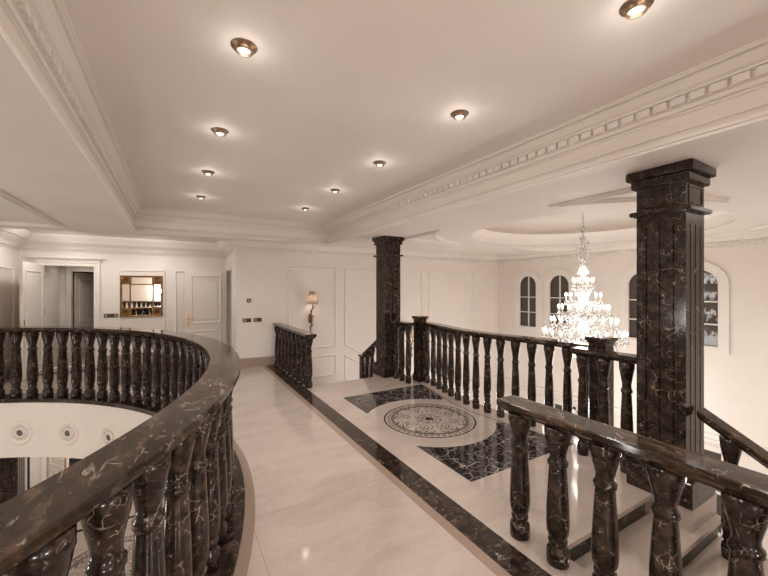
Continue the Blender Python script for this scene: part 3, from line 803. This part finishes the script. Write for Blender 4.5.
# ------------------------------------------------------------------ wall sconces
def sconce(x, zb, lab):
    """zb = bottom rim height of the shade; hangs on the far wall"""
    r_ = empty('wall_sconce', (x, YN, zb)); tag(r_, lab, 'sconce')
    g = MB(); g.lathe([(.13, 0), (.13, .012), (.125, .012), (.072, .28), (.068, .28), (.12, .006)], 28, (0, -.16, 0), cap=False); g.build('lamp_shade', 'shade', r_)
    g = MB(); g.lathe([(.01, .03), (.035, .07), (.04, .11), (.02, .15), (.0, .16)], 14, (0, -.16, 0)); g.build('bulb', 'glow', r_)
    g = MB(); pts = [(.012*math.sin(i*1.3), -.16+.10*min(1, i/10)+.0, .05-.075*i) for i in range(11)]
    g.tube(pts, [.010, .014, .010, .020, .012, .022, .012, .020, .011, .012, .007], 8)
    for i, (z, sg) in enumerate(((-.10, 1), (-.19, -1), (-.30, 1), (-.40, -1), (-.50, 1), (-.57, -1))):
        y = -.16+.10*min(1, (-z+.05)/.75)
        g.tube([(0, y, z-.05), (sg*.03, y, z-.02), (sg*.042, y-.01, z+.02), (sg*.022, y-.01, z+.035), (sg*.016, y, z+.01)], [.006, .009, .010, .008, .004], 6)
    g.tube([(0, -.07, -.62), (0, -.05, -.70), (.01, -.04, -.78)], [.010, .016, .003], 8)
    g.tube([(0, 0, -.35), (0, -.12, -.33)], .009, 8); g.lathe([(.001, -.02), (.03, -.018), (.045, -.006), (.045, .0)], 16, (0, 0, 0)) if False else None
    g.build('stem', 'gold', r_)
    g = MB(); g.prism([(-.03, -.46), (.03, -.46), (.045, -.40), (.045, -.30), (.03, -.24), (-.03, -.24), (-.045, -.30), (-.045, -.40)], -.0, .018); g.v = [(x_, -z_, y_) for x_, y_, z_ in g.v]
    g.build('wall_plate', 'gold', r_)
sconce(2.74, 1.34, 'small wall sconce with a grey lit shade and gilded stem above the short straight railing')
sconce(5.56, .36, 'lower gilded wall sconce half hidden by the landing balustrade newel')

# ------------------------------------------------------------------ mirror, switch plates
mr = empty('wall_mirror', (-.665, YM, 1.51)); tag(mr, 'square wall mirror in a wide carved gold frame with mirror strips', 'mirror')
g = MB(); fw, fh = .41, .475
xmr = lambda u, v, w: (u, -w, v)
g.sweep(rect(-fw, fw, -fh, fh), [(0, 0), (0, .03), (.016, .040), (.036, .03), (.042, .0)], cp=True, cprof=True, xf=xmr)
iw, ih = .235, .29
g.sweep(rect(-iw, iw, -ih, ih), [(-.0, .012), (.0, .04), (.012, .046), (.026, .04), (.028, .012)], cp=True, cprof=True, xf=xmr)
g.build('frame', 'gold', mr)
g = MB(); g.box(-fw+.01, fw-.01, -.014, 0, -fh+.01, fh-.01); g.build('mirror_glass', 'mirror', mr)
for sx in (-1, 1):
    for sz in (-1, 1):
        g = MB(); x0, x1 = sorted((sx*(fw-.025), sx*(iw-.02))); z0, z1 = sorted((sz*(fh-.025), sz*(ih-.02)))
        g.box(x0-.02, x1+.02, -.024, -.0, z0, z1)
        cx_, cz_ = (x0+x1)/2, (z0+z1)/2
        for j in range(9):
            a = 2*PI*j/9; g.tube([(cx_+.02*math.cos(a), -.026, cz_+.02*math.sin(a)), (cx_+.06*math.cos(a+.4), -.036, cz_+.06*math.sin(a+.4)), (cx_+.075*math.cos(a+.9), -.028, cz_+.075*math.sin(a+.9))], [.01, .013, .005], 6)
        g.build('carved_corner', 'gold', mr)
def plate(name, x, z, y, n, lab, w=.085, h=.085):
    r_ = empty(name, (x, y, z)); tag(r_, lab, 'switch')
    g = MB(); g.bbox(-w*n/2, w*n/2, -.012, 0, -h/2, h/2, .004); g.build('plate', 'switch', r_)
    for i in range(n):
        cx_ = (i-(n-1)/2)*w; g = MB(); g.bbox(cx_-.022, cx_+.022, -.017, -.010, -.022, .022, .003); g.build('rocker', 'switch_btn' if i % 2 == 0 else 'switch', r_)
plate('light_switch', 1.335, 1.005, YN, 2, 'dark double switch plate on the beige wall, the one closer to the doorway')
plate('light_switch', 1.555, 1.005, YN, 2, 'dark double switch plate on the beige wall, the one closer to the short railing')
plate('wall_thermostat', 1.375, 1.43, YN, 1, 'small square dark thermostat above the two switch plates')  # a thermostat, built from the single switch plate
plate('light_switch', -1.24, 1.08, YM, 3, 'dark triple switch plate between the doorway casing and the gold mirror')

# ------------------------------------------------------------------ lights
def light(kind, loc, power, col=(1., .86, .72), size=.1, rot=None, **kw):
    l = bpy.data.lights.new(kind.lower(), kind); l.energy = power; l.color = col
    if kind == 'AREA': l.shape = 'DISK'; l.size = size
    else: l.shadow_soft_size = size
    for k, v in kw.items(): setattr(l, k, v)
    o = bpy.data.objects.new('lamp_or_fill_light', l); COL.objects.link(o); o.location = loc
    if rot: o.rotation_euler = rot
    return o
WARM = (1., .96, .92)
for x, y, _ in spots + [(XL, .90, '')]:
    light('SPOT', (x, y, ZT-.05), 40, WARM, .04, spot_size=math.radians(158 if y < 6 or x < 1 else 96), spot_blend=.8)
    light('POINT', (x, y, ZT-.10), .6, WARM, .05)
for R, zb, n in tiers[::2]: light('POINT', (HX, HY, zb+.12), 11, WARM, .14)
light('POINT', (HX, HY, .35), 30, WARM, .25)
for x, z in ((2.74, 1.44), (5.56, .46)): light('POINT', (x, YN-.16, z+.03), 3.5, WARM, .05)
# added unseen fill over the opening, behind camera and below; corridor recess lamps
light('POINT', (-4.6, 3.7, .9), 120, WARM, .35)  # fill added above the stairwell, no fitting, lifts the tray ceiling
for x in (-.6, 1.7): light('POINT', (x, -2.35, 1.55), 55, WARM, .12)  # fill added behind the camera, no fittings
for x, y in ((-1.9, 9.0), (-.4, 9.0)): light('POINT', (x, y, ZC+.04), 7, WARM, .05); light('SPOT', (x, y, ZC+.1), 21, WARM, .06, spot_size=math.radians(165), spot_blend=.5)
light('SPOT', (-1.8, 10.75, 2.45), 12, WARM, .06, spot_size=math.radians(150), spot_blend=.9)
for x, y in ((-4, 3.7), (-1.6, 9.6), (-6, 6.5)): light('POINT', (x, y, -.95 if y > 9 else -1.4), 50, WARM, .2)  # fill added for the lower storey, no fittings
light('SPOT', (5.5, .5, ZC-.03), 150, WARM, .28, spot_size=math.radians(165), spot_blend=.5)  # added out of view to brighten the landing and stairs
for x, y in ((6.3, 6.2), (6.3, 1.2), (7.6, 3.7)): light('POINT', (x, y, -1.0), 56, WARM, .25)  # fill added in the lower hall, lifts hall walls and ceiling

w = bpy.data.worlds.new('night'); S.world = w; w.use_nodes = True
w.node_tree.nodes['Background'].inputs[0].default_value = (.02, .018, .016, 1)

# ------------------------------------------------------------------ camera and view
cam = bpy.data.cameras.new('camera'); cam.lens = 16.682; cam.sensor_width = 36; cam.clip_start = .02
co = bpy.data.objects.new('camera', cam); COL.objects.link(co); co.location = (0, 0, 1.7); co.rotation_euler = (PI/2, 0, -math.radians(30.424)); S.camera = co
vs = S.view_settings; S.display_settings.display_device = 'sRGB'
vs.view_transform = 'Standard'; vs.look = 'None'; vs.exposure = .27; vs.gamma = 1.; vs.use_curve_mapping = False
S.cycles.use_denoising = True
S.cycles.max_bounces = 10; S.cycles.diffuse_bounces = 6; S.cycles.sample_clamp_indirect = 6.
